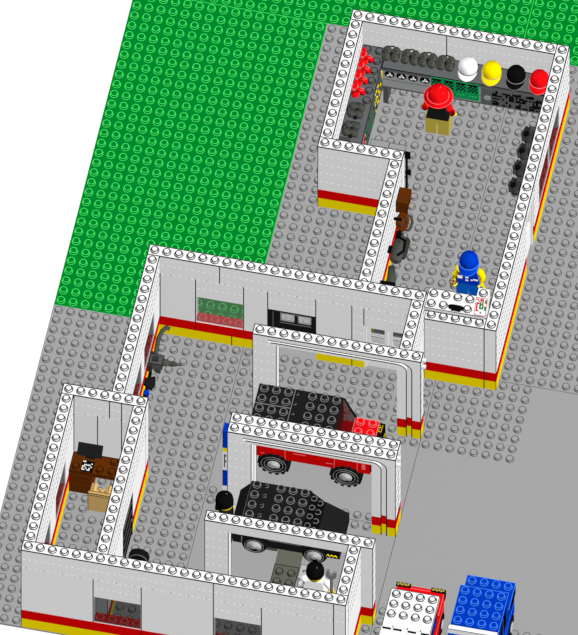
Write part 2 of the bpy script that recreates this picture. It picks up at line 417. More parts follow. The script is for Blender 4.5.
# red helmeted figure, back to the camera
fr = figure('toy figure in a red fire helmet and black vest, standing before the long console', (23.03, 55.55, 0), PI, 'black', 'bright_red', 'olive', fwd=(0.2, 0.5))
NOSTUD.append((22.03, 24.03, 55.0, 56.3))
b = MB(); b.lathe([(1.18, 0.0), (1.2, 0.1), (0.86, 0.22), (0.84, 0.5), (0.74, 0.85), (0.5, 1.1), (0.15, 1.2)], (0, 0.05, 4.3), 'bright_red', n=24)
b.ring(0, 0.05, 4.4, 1.16, 1.22, 'red_line', n=24); b.ring(0, 0.05, 4.54, 0.87, 0.92, 'red_line', n=24)
hm = b.build('fire_helmet', fr)
MB().tube([(-0.5, 0.3, 5.32), (-0.2, 0.55, 5.28), (0.2, 0.55, 5.28), (0.5, 0.3, 5.32)], 0.04, 'red_line', n=5).tube([(0.0, 0.6, 5.2), (0, 0.1, 5.56), (0, -0.5, 5.3)], [0.08, 0.12, 0.08], 'bright_red').tube([(-0.16, 0.4, 5.4), (-0.16, -0.2, 5.5)], 0.03, 'red_line', n=5).build('crest', hm)

# blue capped figure facing the counter
def blueprint(t):
    for x0, x1, z in ((-0.85, -0.45, 2.55), (-0.85, -0.45, 2.75), (0.45, 0.85, 2.55), (-0.2, 0.05, 2.35), (-0.2, 0.05, 2.7), (0.25, 0.4, 2.45)):
        t.box(x0, x1, -0.53, -0.46, z, z + 0.1, 'white')
fb = figure('toy figure in blue cap and striped blue shirt behind the service counter', (28.85, 40.0, 0), 0, 'blue', 'skin', 'light_blue', fwd=(0.5, 0.5), prints=blueprint)
NOSTUD.append((27.85, 29.85, 39.2, 40.6))
cd = cap_dome('blue', 'blue_line').move(dz=4.0).build('cap', fb); cap_peak('blue', 'blue_line').move(dz=4.0).build('peak', cd)
t = thing('walkie_talkie', 'small olive round object held by the blue capped toy figure', 'radio', (27.68, 39.35, 2.1))
MB().lathe([(0.3, 0), (0.32, 0.1), (0.3, 0.3)], (0, 0, -0.1), 'tan', n=12).tube([(-0.25, 0, 0.22), (0.25, 0, 0.22)], 0.04, 'brown_line').tube([(0, -0.25, 0.22), (0, 0.25, 0.22)], 0.04, 'brown_line').ring(0, 0, 0.2, 0.25, 0.33, 'brown_line').build('dial', t)

# mechanics
f2 = figure('black haired toy figure behind the tail of the black car', (14.33, 12.6, 0), PI / 2, 'black', 'black', 'black', fwd=(0.0, 0.0))
hair_mb().build('hair', f2)
NOSTUD.append((13, 15.4, 11.8, 13.6))
f3 = figure('black haired toy figure in white holding a grey wrench beside the black car', (22.95, 7.15, 0), 0, 'white', 'white', 'white', fwd=(0.5, 0.6), raised=1)
hair_mb().build('hair', f3)
NOSTUD.append((21.9, 24, 6.8, 8.2))
t = thing('wrench', 'grey wrench held upright in the white toy figure\'s hand', 'wrench', (24.45, 6.5, 2.5))
MB().box(-0.12, 0.12, -0.1, 0.1, 0.0, 2.5, 'gear_light').build('handle', t)
MB().prism([(-0.12, 2.4), (-0.42, 2.75), (-0.42, 3.4), (-0.17, 3.5), (-0.17, 3.0), (0.17, 3.0), (0.17, 3.5), (0.42, 3.4), (0.42, 2.75), (0.12, 2.4)], -0.13, 0.13, 'gear_light').build('jaw', t)

# ---------------------------------------------------------------- consoles and counter contents
NOSTUD += [(16, 18, 47, 59)]
CT = 5.2; CS = CT + 0.03
r = thing('console', 'long dark grey wall console along the back wall with gauges and green screen', 'console', (25, 58, 0))
o = (25, 58, 0)
b = MB().box(18.0, 31.97, 57, 58.97, 4.8, CT, 'counter').edges(18.03, 31.94, 57, 58.94, 4.8, CT, 'dark_line', w=0.07, which='t')
b.studs(17.02 + 0.98, 32, 57, 59, CT, 'counter', 'dark_line', lambda p, q: (18 < p < 24.3) or int(p) in (24, 25, 26, 27, 28, 29, 30, 31)).build('top', r, o)
MB().box(18.05, 31.97, 57.1, 58.97, 2.4, 4.8, 'panel_grey').box(18.05, 32, 57.08, 57.1, 3.5, 3.56, 'grey_line').box(18.05, 32, 57.06, 57.1, 2.4, 2.55, 'grey_line').build('cabinet', r, o)
for x in (18.1, 31.5): MB().box(x, x + 0.4, 57.2, 59, 0, 2.4, 'dark_grey').build('leg', r, o)
for k in range(4):
    x = 18.65 + 0.98 * k
    g = MB().lathe([(0.42, 0), (0.42, 0.06)], (x, 57.03, 4.35), 'hair_black', axis='y', n=16).build('gauge', r, o)
    MB().box(x - 0.2, x - 0.02, 56.99, 57.04, 4.15, 4.3, 'white').box(x - 0.02, x + 0.1, 56.99, 57.04, 4.3, 4.6, 'white').box(x + 0.1, x + 0.26, 56.99, 57.04, 4.2, 4.36, 'white').build('needle', g, o)
gb = MB().box(22.1, 26.1, 56.95, 57.1, 2.85, 5.1, 'screen_green')
for k in range(4):
    for i in range(5):
        for j in range(5):
            if (i + j) % 2 == 0 or j > 3: gb.box(22.2 + k + 0.16 * i, 22.36 + k + 0.16 * i, 56.93, 56.96, 3.9 + 0.22 * j, 4.12 + 0.22 * j, 'hair_black')
    for i in range(3): gb.box(22.3 + k + 0.25 * i, 22.4 + k + 0.25 * i, 56.93, 56.96, 3.3, 3.42, 'green_line')
gb.build('screen', r, o)
random.seed(9)
cb = MB().box(26.25, 31.7, 57.0, 57.1, 2.55, 4.75, 'counter'); cb.lathe([(0.3, 0), (0.3, 0.06)], (26.8, 56.95, 3.5), 'panel_grey', axis='y', n=12)
for i in range(16):
    for j in range(5):
        if random.random() < 0.62:
            x = 27.2 + 0.28 * i; z = 2.75 + 0.4 * j
            cb.box(x, x + random.choice((0.18, 0.28, 0.4)), 56.93, 57.02, z, z + random.choice((0.14, 0.25, 0.36)), random.choice(('hair_black', 'hair_black', 'dark_line')))
cb.build('switchboard', r, o)

r = thing('console', 'dark grey wall console along the left wall under the red taps', 'console', (17, 53, 0))
o = (17, 53, 0)
b = MB().box(16.03, 17.97, 47.04, 58.97, 4.8, CT, 'counter').edges(16.06, 17.95, 47.07, 58.94, 4.8, CT, 'dark_line', w=0.06, which='t')
b.studs(16, 18, 47, 59, CT, 'counter', 'dark_line', lambda p, q: (p < 17 and q < 58 and q > 53.2) or (47 < q < 53 and p < 17) or (49 < q < 53)).build('top', r, o)
for y in (47.1, 58.3): MB().box(16.2, 17.8, y, y + 0.5, 0, 1.2, 'black').build('leg', r, o)
lt = MB().box(16.03, 17.93, 47.05, 58.95, 1.2, 4.8, 'dark_grey'); random.seed(5)
for k in range(120):
    y = 47.6 + 10.2 * random.random(); z = 1.6 + 2.8 * random.random()
    m = 'yellow' if y > 54.3 else 'print_green' if y > 51 else 'red_line'
    lt.box(17.93, 17.98, y, y + 0.16, z, z + 0.22, m if random.random() < 0.75 else 'hair_black')
lt.build('cabinet', r, o)

# row of red taps
def tap(loc, label):
    r = thing('tap', label, 'tap', loc, 0, 'red taps on the left console')
    b = MB().lathe([(0.34, 0), (0.34, 0.25), (0.24, 0.3), (0.24, 0.9), (0.3, 0.95), (0.3, 1.2)], (0, 0, 0), 'bright_red', n=14)
    b.ring(0, 0, 1.2, 0.22, 0.3, 'red_line').build('body', r)
    MB().tube([(0.1, 0, 0.7), (0.4, 0, 0.75), (0.6, 0, 0.65), (0.62, 0, 0.35)], [0.2, 0.2, 0.22, 0.24], 'bright_red').ring(0.55, 0, 0.9, 0.1, 0.16, 'red_line').build('spout', r)
    MB().box(-0.14, 0.14, -0.48, 0.48, 1.2, 1.4, 'bright_red').box(-0.14, 0.14, -0.5, -0.44, 1.2, 1.42, 'red_line').build('handle', r)
    return r
t0 = tap((16.45, 57.2, CS), 'red tap on the left console, farthest from the gauges end wall')
t0['label'] = 'red tap on the left console closest to the white back wall'
for y, l in ((56.1, 'second red tap from the back wall on the left console'), (55.0, 'third red tap from the back wall on the left console'), (53.9, 'red tap on the left console closest to the dark gear pile')):
    dup(t0, (16.45, y, CS), l)

# air tanks
def tanks(loc, label, rz=0, group='dark air tank pairs on the back console'):
    r = thing('air_tank', label, 'air tank', loc, rz, group)
    for s in (-1, 1):
        b = MB().lathe([(0.2, -0.62), (0.34, -0.5), (0.34, -0.05), (0.26, 0.0), (0.34, 0.05), (0.34, 0.5), (0.22, 0.64), (0.12, 0.66), (0.12, 0.74)], (s * 0.37, 0, 0.4), 'gear', axis='y', n=12)
        b.tube([(s * 0.37 - 0.32, -0.5, 0.42), (s * 0.37, -0.5, 0.77), (s * 0.37 + 0.32, -0.5, 0.42)], 0.035, 'dark_line', n=5)
        b.tube([(s * 0.37 - 0.32, 0.1, 0.42), (s * 0.37, 0.1, 0.77), (s * 0.37 + 0.32, 0.1, 0.42)], 0.05, 'dark_line', n=5)
        b.build('cylinder', r)
    MB().box(-0.7, 0.7, -0.16, 0.16, 0.1, 0.56, 'dark_line').tube([(-0.6, 0.62, 0.4), (0, 0.74, 0.5), (0.6, 0.62, 0.4)], 0.06, 'dark_line').build('bracket', r)
    return r
tk = tanks((18.55, 58.16, CS), 'pair of dark air tanks on the console nearest the corner of the room')
for x, l in ((20.15, 'second pair of dark air tanks from the corner on the back console'), (21.6, 'third pair of dark air tanks from the corner on the back console'), (23.1, 'pair of dark air tanks next to the white cap')):
    dup(tk, (x, 58.16, CS), l)
g2 = dup(tk, (16.95, 52.1, CS), 'dark air tanks lying on the left console below the red taps', PI / 2); g2['group'] = 'air tanks on the left console'
g3 = dup(tk, (16.95, 50.2, CS), 'dark air tanks on the left console nearest the stepped-in wall', PI / 2); g3['group'] = 'air tanks on the left console'
t = thing('axe', 'dark grey axe lying on the left console beside the air tanks', 'axe', (16.6, 48.3, CS))
MB().tube([(0.1, -1.2, 0.1), (0.1, 1.2, 0.1)], 0.09, 'dark_line').build('handle', t)
MB().box(-0.5, 0.4, 0.75, 1.15, 0.02, 0.2, 'gear').build('blade', t)

# caps on the console
def cap(m, line, loc, label):
    r = thing('cap', label, 'cap', loc, 0, 'caps lined up on the back console')
    d = cap_dome(m, line).build('dome', r)
    cap_peak(m, line).build('peak', r)
    MB().lathe([(0.14, 0), (0.1, 0.06)], (0, 0, 1.2), m, n=10).build('button', d)
    return r
cap('white', 'grey_line', (24.95, 58.2, CS + 0.1), 'white cap on the back console, beside the air tanks')
cap('yellow', 'tan', (26.92, 58.2, CS + 0.1), 'yellow cap on the back console between the white and black caps')
cap('hair_black', 'black_line', (28.95, 58.2, CS + 0.1), 'black cap on the back console between the yellow and red caps')
cap('bright_red', 'red_line', (30.9, 58.15, CS + 0.1), 'red cap on the back console against the right wall')

# low bench by the stepped wall
NOSTUD.append((18.1, 21, 51.3, 52.7))
r = thing('bench', 'low grey two-piece bench just behind the short stepped-in wall', 'bench', (19.5, 52, 0))
for x0, x1, h in ((18.1, 19.6, 1.25), (19.62, 21, 1.15)):
    MB().box(x0, x1, 51.4, 52.6, 0, h, 'road').edges(x0, x1, 51.4, 52.6, 0, h, 'grey_line', w=0.05, which='tv').build('block', r, (19.5, 52, 0))

# service counter
NOSTUD.append((27, 32, 32, 33))
r = thing('counter', 'white studded service counter raised over the low front wall', 'counter', (29.5, 32.5, 0))
o = (29.5, 32.5, 0)
MB().box(27.03, 31.97, 32.04, 32.96, 0, 9.58, 'white').build('base', r, o)
b = MB().box(27.03, 31.97, 31.0, 33, 9.6, 10.0, 'white').edges(27.05, 31.95, 31.02, 32.98, 9.6, 10.0, 'ink', w=0.05, which='t')
b.box(27.03, 31.97, 30.97, 31.03, 9.58, 9.68, 'ink')  # dark strip drawn in as the shadow line under the overhanging slab
b.studs(27, 32, 31, 33, 10.0, 'white', 'ink', lambda p, q: p > 31 or (29 < p < 30 and q < 32)).build('top', r, o)
t = thing('telephone', 'black telephone handset on the white service counter', 'telephone', (29.6, 31.35, 10.02))
MB().tube([(-0.55, 0, 0.14), (-0.3, 0, 0.34), (0.3, 0, 0.34), (0.55, 0, 0.14)], [0.2, 0.15, 0.15, 0.2], 'hair_black').build('handset', t)
MB().box(-0.4, 0.4, -0.25, 0.25, 0, 0.2, 'hair_black').build('cradle', t)
t = thing('cash_register', 'white sloped block printed with red and green marks at the end of the service counter', 'cash register', (31.62, 32, 10.02))
p = MB().prism([(-0.98, 0), (0.96, 0), (0.96, 1.2), (0.0, 1.2), (-0.98, 0.14)], -0.47, 0.46, 'white', axis='x')
for u in (-0.46, 0.45): p.tube([(u, 0.0, 1.2), (u, -0.98, 0.15)], 0.025, 'print_red', n=5)
p.tube([(-0.46, 0, 1.2), (0.45, 0, 1.2)], 0.03, 'print_red', n=5).tube([(-0.46, -0.98, 0.14), (0.45, -0.98, 0.14)], 0.03, 'print_red', n=5)
p.stud(0, 0.48, 1.2, 'white', 'ink')
def sl(x0, x1, v0, v1, m):        # a mark lying on the slope, v from 0 (foot) to 1 (top)
    x0 -= 0.02; x1 += 0.03
    q = [(x, -0.98 + 0.98 * v, 0.14 + 1.06 * v + 0.02) for v in (v0, v1) for x in (x0, x1)]
    p.add(q, [(0, 1, 3, 2)], m)
for m, rects in (('print_red', [(-.38, -.3, .2, .72), (-.3, -.18, .62, .72), (-.1, .0, .78, .95), (-.05, .14, .86, .95), (.08, .16, .55, .9), (-.3, -.18, .2, .28), (-.38, -.25, .85, .93)]),
                 ('print_green', [(-.12, -.02, .35, .75), (-.02, .18, .35, .45), (.12, .2, .42, .6), (-.02, .14, .58, .66), (.3, .4, .7, .92), (.3, .4, .3, .55), (-.26, -.18, .76, .84), (-.02, .08, .1, .2)])):
    for x0, x1, y0, y1 in rects: sl(x0, x1, y0, y1, m)
p.build('register_body', t)

# ---------------------------------------------------------------- hanging gear
def piece(name, label, cat, loc, parts, rz=0, group=None):
    r = thing(name, label, cat, loc, rz, group)
    for n, mb in parts: mb.build(n, r)
    return r
# garage left wall
piece('hose_nozzle', 'dark grey hose nozzle sticking out from the left garage wall', 'nozzle', (5.15, 26.0, 3.0), [
    ('body', MB().box(0.0, 1.2, -0.45, 0.5, -0.35, 0.35, 'dark_grey').edges(0.1, 1.2, -0.45, 0.5, -0.3, 0.35, 'dark_line', w=0.06, which='tv').box(-.02, .4, -0.7, 0.8, -0.5, 0.3, 'gear_dark').box(0.3, 0.8, -0.2, 0.2, 0.35, 0.6, 'gear_dark')),
    ('barrel', MB().lathe([(0.3, 1.2), (0.3, 1.5), (0.2, 1.52), (0.2, 1.9), (0.25, 1.95), (0.12, 2.4), (0.04, 2.75)], (0, 0.1, 0), 'gear', axis='x', n=12)),
    ('hose', MB().tube([(0.5, 0.5, 0.1), (0.4, 1.2, 0.15), (0.35, 2.2, 0.2), (0.5, 2.9, 0.3), (0.8, 3.3, 0.4), (1.05, 3.2, 0.35)], 0.2, 'gear')),
    ('pistol_grip', MB().prism([(0.5, -0.4), (1.1, -0.4), (1.0, -1.3), (0.55, -1.2)], -0.2, 0.2, 'gear'))])
piece('axe', 'black axe on the left garage wall below the hose nozzle', 'axe', (5.15, 23.2, 3.0), [
    ('handle', MB().tube([(0.45, -1.5, 0), (0.4, 1.6, 0.2)], 0.14, 'hair_black')),
    ('blade', MB().prism([(0.1, 0.9), (0.9, 1.2), (1.05, 0.5), (0.85, -0.1), (0.1, 0.3)], 0.05, 0.3, 'black', axis='z')),
    ('strap', MB().box(0.25, 0.7, -0.7, -0.3, -0.25, 0.3, 'blue')), ('strap', MB().box(0.25, 0.7, -1.5, -1.2, -0.25, 0.3, 'brown'))])
piece('crowbar', 'thin black crowbar at the lower end of the left garage wall', 'crowbar', (5.15, 19.9, 2.4), [
    ('bar', MB().tube([(0.3, 1.2, 0.6), (0.9, 0.3, 0.3), (1.0, -1.4, 0.0), (1.1, -3.0, -0.2)], 0.13, 'hair_black')),
    ('claw', MB().tube([(0.3, 1.2, 0.6), (0.5, 1.6, 0.75)], [0.14, 0.06], 'black'))])
t = thing('spare_tyre', 'black spare tyre standing by the black office door', 'tyre', (8.1, 8.15, 0))
NOSTUD.append((7.2, 9, 7.8, 8.5))
MB().lathe([(0.42, -0.3), (0.8, -0.3), (0.86, -0.15), (0.86, 0.15), (0.8, 0.3), (0.42, 0.3)], (0, 0, 0.88), 'tyre', axis='y', n=20).tube([(0.72 * math.cos(2 * PI * k / 20), -0.31, 0.88 + 0.72 * math.sin(2 * PI * k / 20)) for k in range(21)], 0.03, 'black_line', n=5).build('tread', t)
MB().lathe([(0.4, -0.12), (0.4, 0.12)], (0, 0, 0.88), 'dark_grey', axis='y', n=14).build('rim', t)
# equipment room inner wall (x = 22)
piece('pike_pole', 'black upright pole on the corner of the short stepped-in wall', 'pole', (22.3, 46.5, 0.02), [
    ('shaft', MB().tube([(0, 0, 0), (0, 0, 8.6)], 0.1, 'hair_black')),
    ('hook', MB().box(-0.15, 0.3, -0.1, 0.1, 8.2, 9.0, 'hair_black')), ('collar', MB().box(-0.1, 0.35, -0.12, 0.12, 6.0, 6.5, 'hair_black'))])
piece('satchel', 'brown satchel hanging on the inner wall of the equipment room', 'bag', (22.55, 44.3, 4.6), [
    ('pouch', MB().box(-0.5, 0.4, -0.75, 0.75, 0, 1.4, 'brown').edges(-0.5, 0.4, -0.75, 0.75, 0, 1.4, 'brown_line', w=0.08, which='tv')),
    ('flap', MB().prism([(-0.5, 1.42), (0.46, 1.42), (0.46, 0.8), (0.41, 0.8), (0.41, 1.36), (-0.5, 1.36)], -0.78, 0.78, 'brown')),
    ('buckle', MB().box(0.44, 0.52, -0.15, 0.15, 0.75, 1.0, 'brown_line'))])
piece('rope_coil', 'brown and grey coil of rope hanging next to the satchel', 'rope', (22.45, 42.9, 4.2), [
    ('coil', MB().tube([(0.25 + 0.36 * math.cos(2 * PI * i / 14), 0.42 * math.sin(2 * PI * i / 14), 0.1 + 0.5 * math.sin(2 * PI * i / 14)) for i in range(15)], 0.2, 'brown').lathe([(0.25, -0.5), (0.3, 0.5)], (0.05, 0.1, 0.0), 'brown', axis='y', n=10)),
    ('coil', MB().tube([(0.72 + 0.34 * math.cos(2 * PI * i / 14), 0.4 * math.sin(2 * PI * i / 14), 0.1 + 0.5 * math.sin(2 * PI * i / 14)) for i in range(15)], 0.12, 'gear')),
    ('hook', MB().box(-0.45, 0.2, -0.1, 0.1, 0.3, 0.5, 'hair_black'))])
k = piece('air_tank', 'dark grey air tank hanging on the inner wall below the satchel', 'air tank', (22.75, 40.6, 3.2), [
    ('cylinder', MB().lathe([(0.3, -1.3), (0.5, -1.1), (0.5, 1.0), (0.3, 1.25), (0.14, 1.3), (0.14, 1.6)], (0.1, 0, 0.5), 'gear', axis='y', n=12).tube([(-.4, 0.4, 0.5), (0.1, 0.4, 1.02), (0.6, 0.4, 0.5)], 0.06, 'dark_line', n=5).lathe([(0.2, -0.9), (0.34, -0.7), (0.34, 0.9), (0.2, 1.1)], (0.55, 0.2, 0.3), 'gear_dark', axis='y', n=10)),
    ('harness', MB().tube([(-0.1, 0.9, 0.9), (0.55, 0.5, 1.15), (0.65, -0.5, 1.1), (0.2, -1.0, 1.0)], 0.12, 'hair_black').box(-0.75, 0.3, -0.3, 0.3, 0.1, 0.4, 'hair_black').box(-0.3, 0.1, 0.7, 1.3, 0.8, 1.3, 'hair_black'))])
piece('hose_reel', 'dark grey rolled hose on the inner wall nearest the garage', 'hose', (22.55, 37.2, 2.4), [
    ('roll', MB().tube([(0.05, 1.8, 1.0), (0.3, 0.8, 0.8), (0.2, -0.8, 0.6), (0.1, -2.0, 0.3)], [0.25, 0.4, 0.42, 0.3], 'gear')),
    ('strap', MB().box(-0.5, 0.75, -0.15, 0.15, 0.3, 1.2, 'hair_black')),
    ('coupling', MB().lathe([(0.3, 0), (0.34, 0.3), (0.2, 0.5)], (0.08, -2.6, 0.25), 'hair_black', axis='y', n=12))])
# right wall of the equipment room
def right_gear(y, z, label, first=None):
    if first: return dup(first, (30.9, y, z), label)
    r = thing('breathing_set', label, 'air tank', (30.9, y, z), 0, 'dark breathing sets along the right wall')
    MB().lathe([(0.2, -0.8), (0.38, -0.65), (0.38, -0.1), (0.28, 0.0), (0.38, 0.1), (0.38, 0.6), (0.2, 0.8)], (0.25, 0, 0.5), 'gear_dark', axis='y', n=10).box(-0.25, 0.2, -0.35, 0.05, 0.35, 0.95, 'hair_black').box(0.2, 0.7, 0.15, 0.55, 0.6, 1.05, 'gear').tube([(-.25, 0.3, 0.5), (0.2, 0.3, 0.97), (0.65, 0.3, 0.5)], 0.06, 'dark_line', n=5).build('cylinder', r)
    MB().box(0.5, 1.08, -0.5, 0.5, 0.2, 0.8, 'dark_line').build('bracket', r)
    MB().tube([(-0.15, -0.7, 0.6), (-0.35, -0.1, 0.75), (-0.15, 0.7, 0.6)], 0.13, 'gear_dark').build('strap', r)
    return r
rg = right_gear(53.2, 4.2, 'dark grey breathing set on the right wall, closest to the red cap')
for y, l in ((51.5, 'second dark breathing set from the caps on the right wall'), (49.8, 'third dark breathing set from the caps on the right wall'), (48.0, 'dark breathing set on the right wall closest to the side door')):
    right_gear(y, 4.2, l, rg)
# sign on the frame between bays
r = thing('wall_sign', 'narrow blue, yellow and white sign on the left end of the middle frame', 'sign', (13.8, 15.6, 2.2))
for n, z0, z1, m in (('foot', 0, 0.8, 'white'), ('panel', 0.8, 3.0, 'blue'), ('panel', 3.0, 5.6, 'white'), ('panel', 5.6, 6.1, 'yellow'), ('panel', 6.1, 8.4, 'blue')):
    MB().box(-0.22, 0.18, -0.5, 0.4, z0, z1, m).build(n, r)
q = MB()
q.box(-0.1, 0.0, -0.515, -0.5, 3.4, 5.2, 'grey_line').box(-0.0, 0.1, -0.515, -0.5, 4.1, 4.4, 'grey_line').box(-0.0, 0.1, -0.515, -0.5, 4.9, 5.2, 'grey_line')
q.build('lettering', r)

# ---------------------------------------------------------------- office
NOSTUD += [(1, 2.9, 14, 16)]
r = thing('desk', 'brown studded desk with pedestal under the office back wall', 'desk', (3, 15, 0)); o = (3, 15, 0)
b = MB().box(1.02, 4.95, 14, 15.95, 2.6, 3.0, 'brown').edges(1.05, 4.95, 14, 15.9, 2.6, 3.0, 'brown_line', w=0.05, which='t')
b.studs(1, 5, 14, 16, 3.0, 'brown', 'brown_line', lambda p, q: 1.9 < p < 3 or (q > 15 and p < 4)).build('top', r, o)
pd = MB().box(1.02, 2.9, 14.05, 15.95, 0, 2.6, 'brown').build('pedestal', r, o)
for z in (0.2, 1.4): 
    dr = MB().box(1.15, 2.8, 14.0, 14.05, z, z + 1.05, 'brown').box(1.1, 2.85, 14.01, 14.05, z - 0.04, z + 0.02, 'brown_line').build('drawer', pd, o)
MB().box(4.75, 4.95, 14.05, 15.95, 0, 2.6, 'brown').build('leg', r, o)
t = thing('monitor', 'black computer monitor on the brown desk', 'monitor', (2.5, 15.6, 3.02))
MB().prism([(-0.5, 0.75), (0.3, 1.5), (0.36, 1.36), (-0.36, 0.62)], -1.05, 1.0, 'black', axis='x').build('screen', t)
MB().prism([(-0.15, 0), (0.3, 0), (0.28, 1.2), (-0.1, 0.9)], -0.4, 0.4, 'black', axis='x').build('stand', t)
t = thing('keyboard', 'black keyboard with white keys on the brown desk', 'keyboard', (2.45, 14.62, 3.02))
MB().box(-0.5, 0.5, -0.55, 0.5, 0, 0.14, 'hair_black').build('case', t)
kb = MB(); random.seed(3)
for i in range(6):
    for j in range(6):
        if random.random() < 0.55: kb.box(-0.42 + 0.14 * i, -0.31 + 0.14 * i, -0.48 + 0.16 * j, -0.36 + 0.16 * j, 0.14, 0.17, 'white')
kb.build('keys', t)
r = thing('office_chair', 'tan chair with its back to the camera at the brown desk', 'chair', (3.9, 13.05, 0))
NOSTUD.append((3, 4.8, 12.3, 13.9))
MB().box(-0.9, 0.9, -0.5, 0.9, 0.9, 1.25, 'tan').stud(-0.45, 0.4, 1.25, 'tan', 'tan_line').stud(0.45, 0.4, 1.25, 'tan', 'tan_line').build('seat', r)
MB().box(-0.92, 0.92, -0.75, -0.5, 0.3, 2.7, 'tan').edges(-0.92, 0.92, -0.75, -0.5, 0.3, 2.7, 'tan_line', w=0.06, which='tv').box(-0.92, 0.92, -0.77, -0.75, 2.4, 2.46, 'tan_line').build('backrest', r)
for s in (-1, 1): MB().lathe([(0.26, -0.5), (0.26, 0.55)], (s * 0.62, 0.0, 2.15), 'tan', axis='y', n=12).tube([(s * 0.62, -0.45, 2.42), (s * 0.62, 0.55, 2.42)], 0.03, 'tan_line', n=5).build('armrest', r)
MB().box(-0.35, 0.35, -0.3, 0.4, 0, 0.9, 'tan').build('base', r)

# ---------------------------------------------------------------- workshop
NOSTUD.append((19, 21, 7.2, 11.6))
r = thing('ramp', 'dark grey studded ramp board running under the side of the black car', 'ramp', (20, 9.5, 0))
MB().box(-1, 1, -2.2, 0.6, 0, 0.4, 'ramp_grey').edges(-1, 1, -2.2, 0.6, 0, 0.4, 'dark_line', w=0.06, which='t').studs(-1, 1, -1.6, 0.4, 0.4, 'ramp_grey', 'dark_line').build('board', r)
MB().prism([(0.6, 0), (2.0, 0), (2.0, 0.75), (0.6, 0.4)], -1, 1, 'ramp_grey', axis='x').build('incline', r)
r = thing('tool_box', 'light grey box on the floor behind the toy figure in white', 'box', (21.8, 9.3, 0))
MB().box(-0.6, 0.6, -0.7, 0.7, 0, 1.1, 'light_grey').edges(-0.6, 0.6, -0.7, 0.7, 0, 1.1, 'grey_line', w=0.05, which='tv').build('case', r)
MB().tube([(-0.3, 0, 1.1), (-0.3, 0, 1.3), (0.3, 0, 1.3), (0.3, 0, 1.1)], 0.06, 'grey_line').build('handle', r)
NOSTUD.append((21.2, 22.4, 8.6, 10))

# ---------------------------------------------------------------- vehicles
def wheel(parent, x, y, z, r, w, side, hubm='hub', teeth=14, hr=0.42):
    """axle along y; side -1 faces the camera"""
    b = MB().lathe([(r * 0.55, -w / 2), (r * 0.92, -w / 2), (r, -w / 4), (r, w / 4), (r * 0.92, w / 2), (r * 0.55, w / 2)], (x, y, z), 'tyre', axis='y', n=24)
    for k in range(teeth):
        a = 2 * PI * k / teeth; c, s = math.cos(a), math.sin(a)
        vs = []
        for yy in (-w / 2 - 0.02, w / 2 + 0.02):
            for rr, t in ((0.8, -0.13), (1.06, -0.13), (1.06, 0.13), (0.8, 0.13)):
                vs.append((x + r * (rr * c - t * s * 0.8), y + yy, z + r * (rr * s + t * c * 0.8)))
        b.add(vs, [(0, 1, 2, 3), (7, 6, 5, 4), (0, 4, 5, 1), (1, 5, 6, 2), (2, 6, 7, 3), (3, 7, 4, 0)], 'tyre')
    for rr in ((0.62, 0.82) if teeth else (0.75,)):
        b.tube([(x + r * rr * math.cos(2 * PI * k / 20), y + side * (w / 2 + 0.02), z + r * rr * math.sin(2 * PI * k / 20)) for k in range(21)], 0.03, 'black_line', n=5)
    o = b.build('wheel', parent)
    h = MB().lathe([(r * hr, 0), (r * hr, 0.08), (r * 0.2, 0.1), (r * 0.18, 0.2)] if side > 0 else [(r * 0.18, -0.2), (r * 0.2, -0.1), (r * hr, -0.08), (r * hr, 0)], (x, y + side * w / 2, z), hubm, axis='y', n=14)
    h.build('hub', o)
    return o
# red truck with black roof: origin at (15, 19)
r = thing('utility_truck', 'red truck with a studded black roof parked in the rear bay', 'truck', (15, 19.1, 0))
b = MB().box(0.5, 10, 0.1, 3.8, 2.15, 3.85, 'red')
for x in (2.9, 7.0, 8.9): b.box(x, x + 0.05, 0.08, 0.11, 2.15, 3.85, 'red_line')
b.box(0.9, 1.2, 0.08, 0.1, 2.6, 2.66, 'red_line').box(3.6, 4.6, 0.08, 0.1, 3.2, 3.26, 'red_line').box(6.3, 6.9, 0.08, 0.1, 2.7, 2.76, 'red_line').box(9.3, 9.6, 0.08, 0.1, 2.7, 3.4, 'red_line')
b.build('chassis', r)
b = MB().box(0.1, 7, 0.05, 3.85, 3.85, 6.4, 'black').box(1, 2.6, 0.02, 0.06, 4.6, 6.0, 'smoke')
b.build('cabin', r)
b = MB().box(0, 7, 0, 3.95, 6.4, 6.8, 'black').box(0, 3, 1.96, 2.04, 6.8, 6.82, 'black_line').box(2.97, 3.03, 0, 3.95, 6.8, 6.82, 'black_line')
b.studs(0, 3, 0, 4, 6.8, 'black', 'black_line').studs(4, 7, 0, 4, 6.8, 'black', 'black_line')
for k in range(4): b.tube([(3.15, 0.4 + k, 6.82), (3.35, 0.4 + k, 6.86), (3.3, 0.65 + k, 6.82)], 0.03, 'black_line', n=5)
b.build('roof', r)
MB().prism([(7, 3.9), (8, 3.9), (8, 4.4), (7, 6.7)], 0.15, 3.8, 'red_smoke').build('windscreen', r)
for y in (0.05, 3.8): MB().prism([(7, 6.75), (7.12, 6.75), (8.1, 4.45), (7.95, 4.45)], y, y + 0.12, 'hair_black').build('windscreen_post', r)
b = MB().box(8, 10, 0.05, 3.85, 3.85, 4.4, 'bright_red').edges(8, 10, 0.05, 3.85, 3.9, 4.4, 'red_line', w=0.06, which='t').studs(8, 10, 0, 4, 4.4, 'bright_red', 'red_line')
b.build('bonnet', r)
g = MB().box(10, 10.5, 0.1, 3.8, 2.5, 4.3, 'hair_black').build('grille', r)
for y in (0.3, 2.9):
    q = MB()
    for i in range(3):
        for j in range(0, 4, 1 + i % 2): q.box(10.06 + 0.11 * i, 10.12 + 0.11 * i, y + 0.2 * j, y + 0.11 + 0.2 * j, 4.3, 4.33, 'yellow'); 
        q.box(10.5, 10.53, y + 0.2 * i, y + 0.1 + 0.2 * i, 3.3, 3.5, 'yellow')
    q.build('headlight', g)
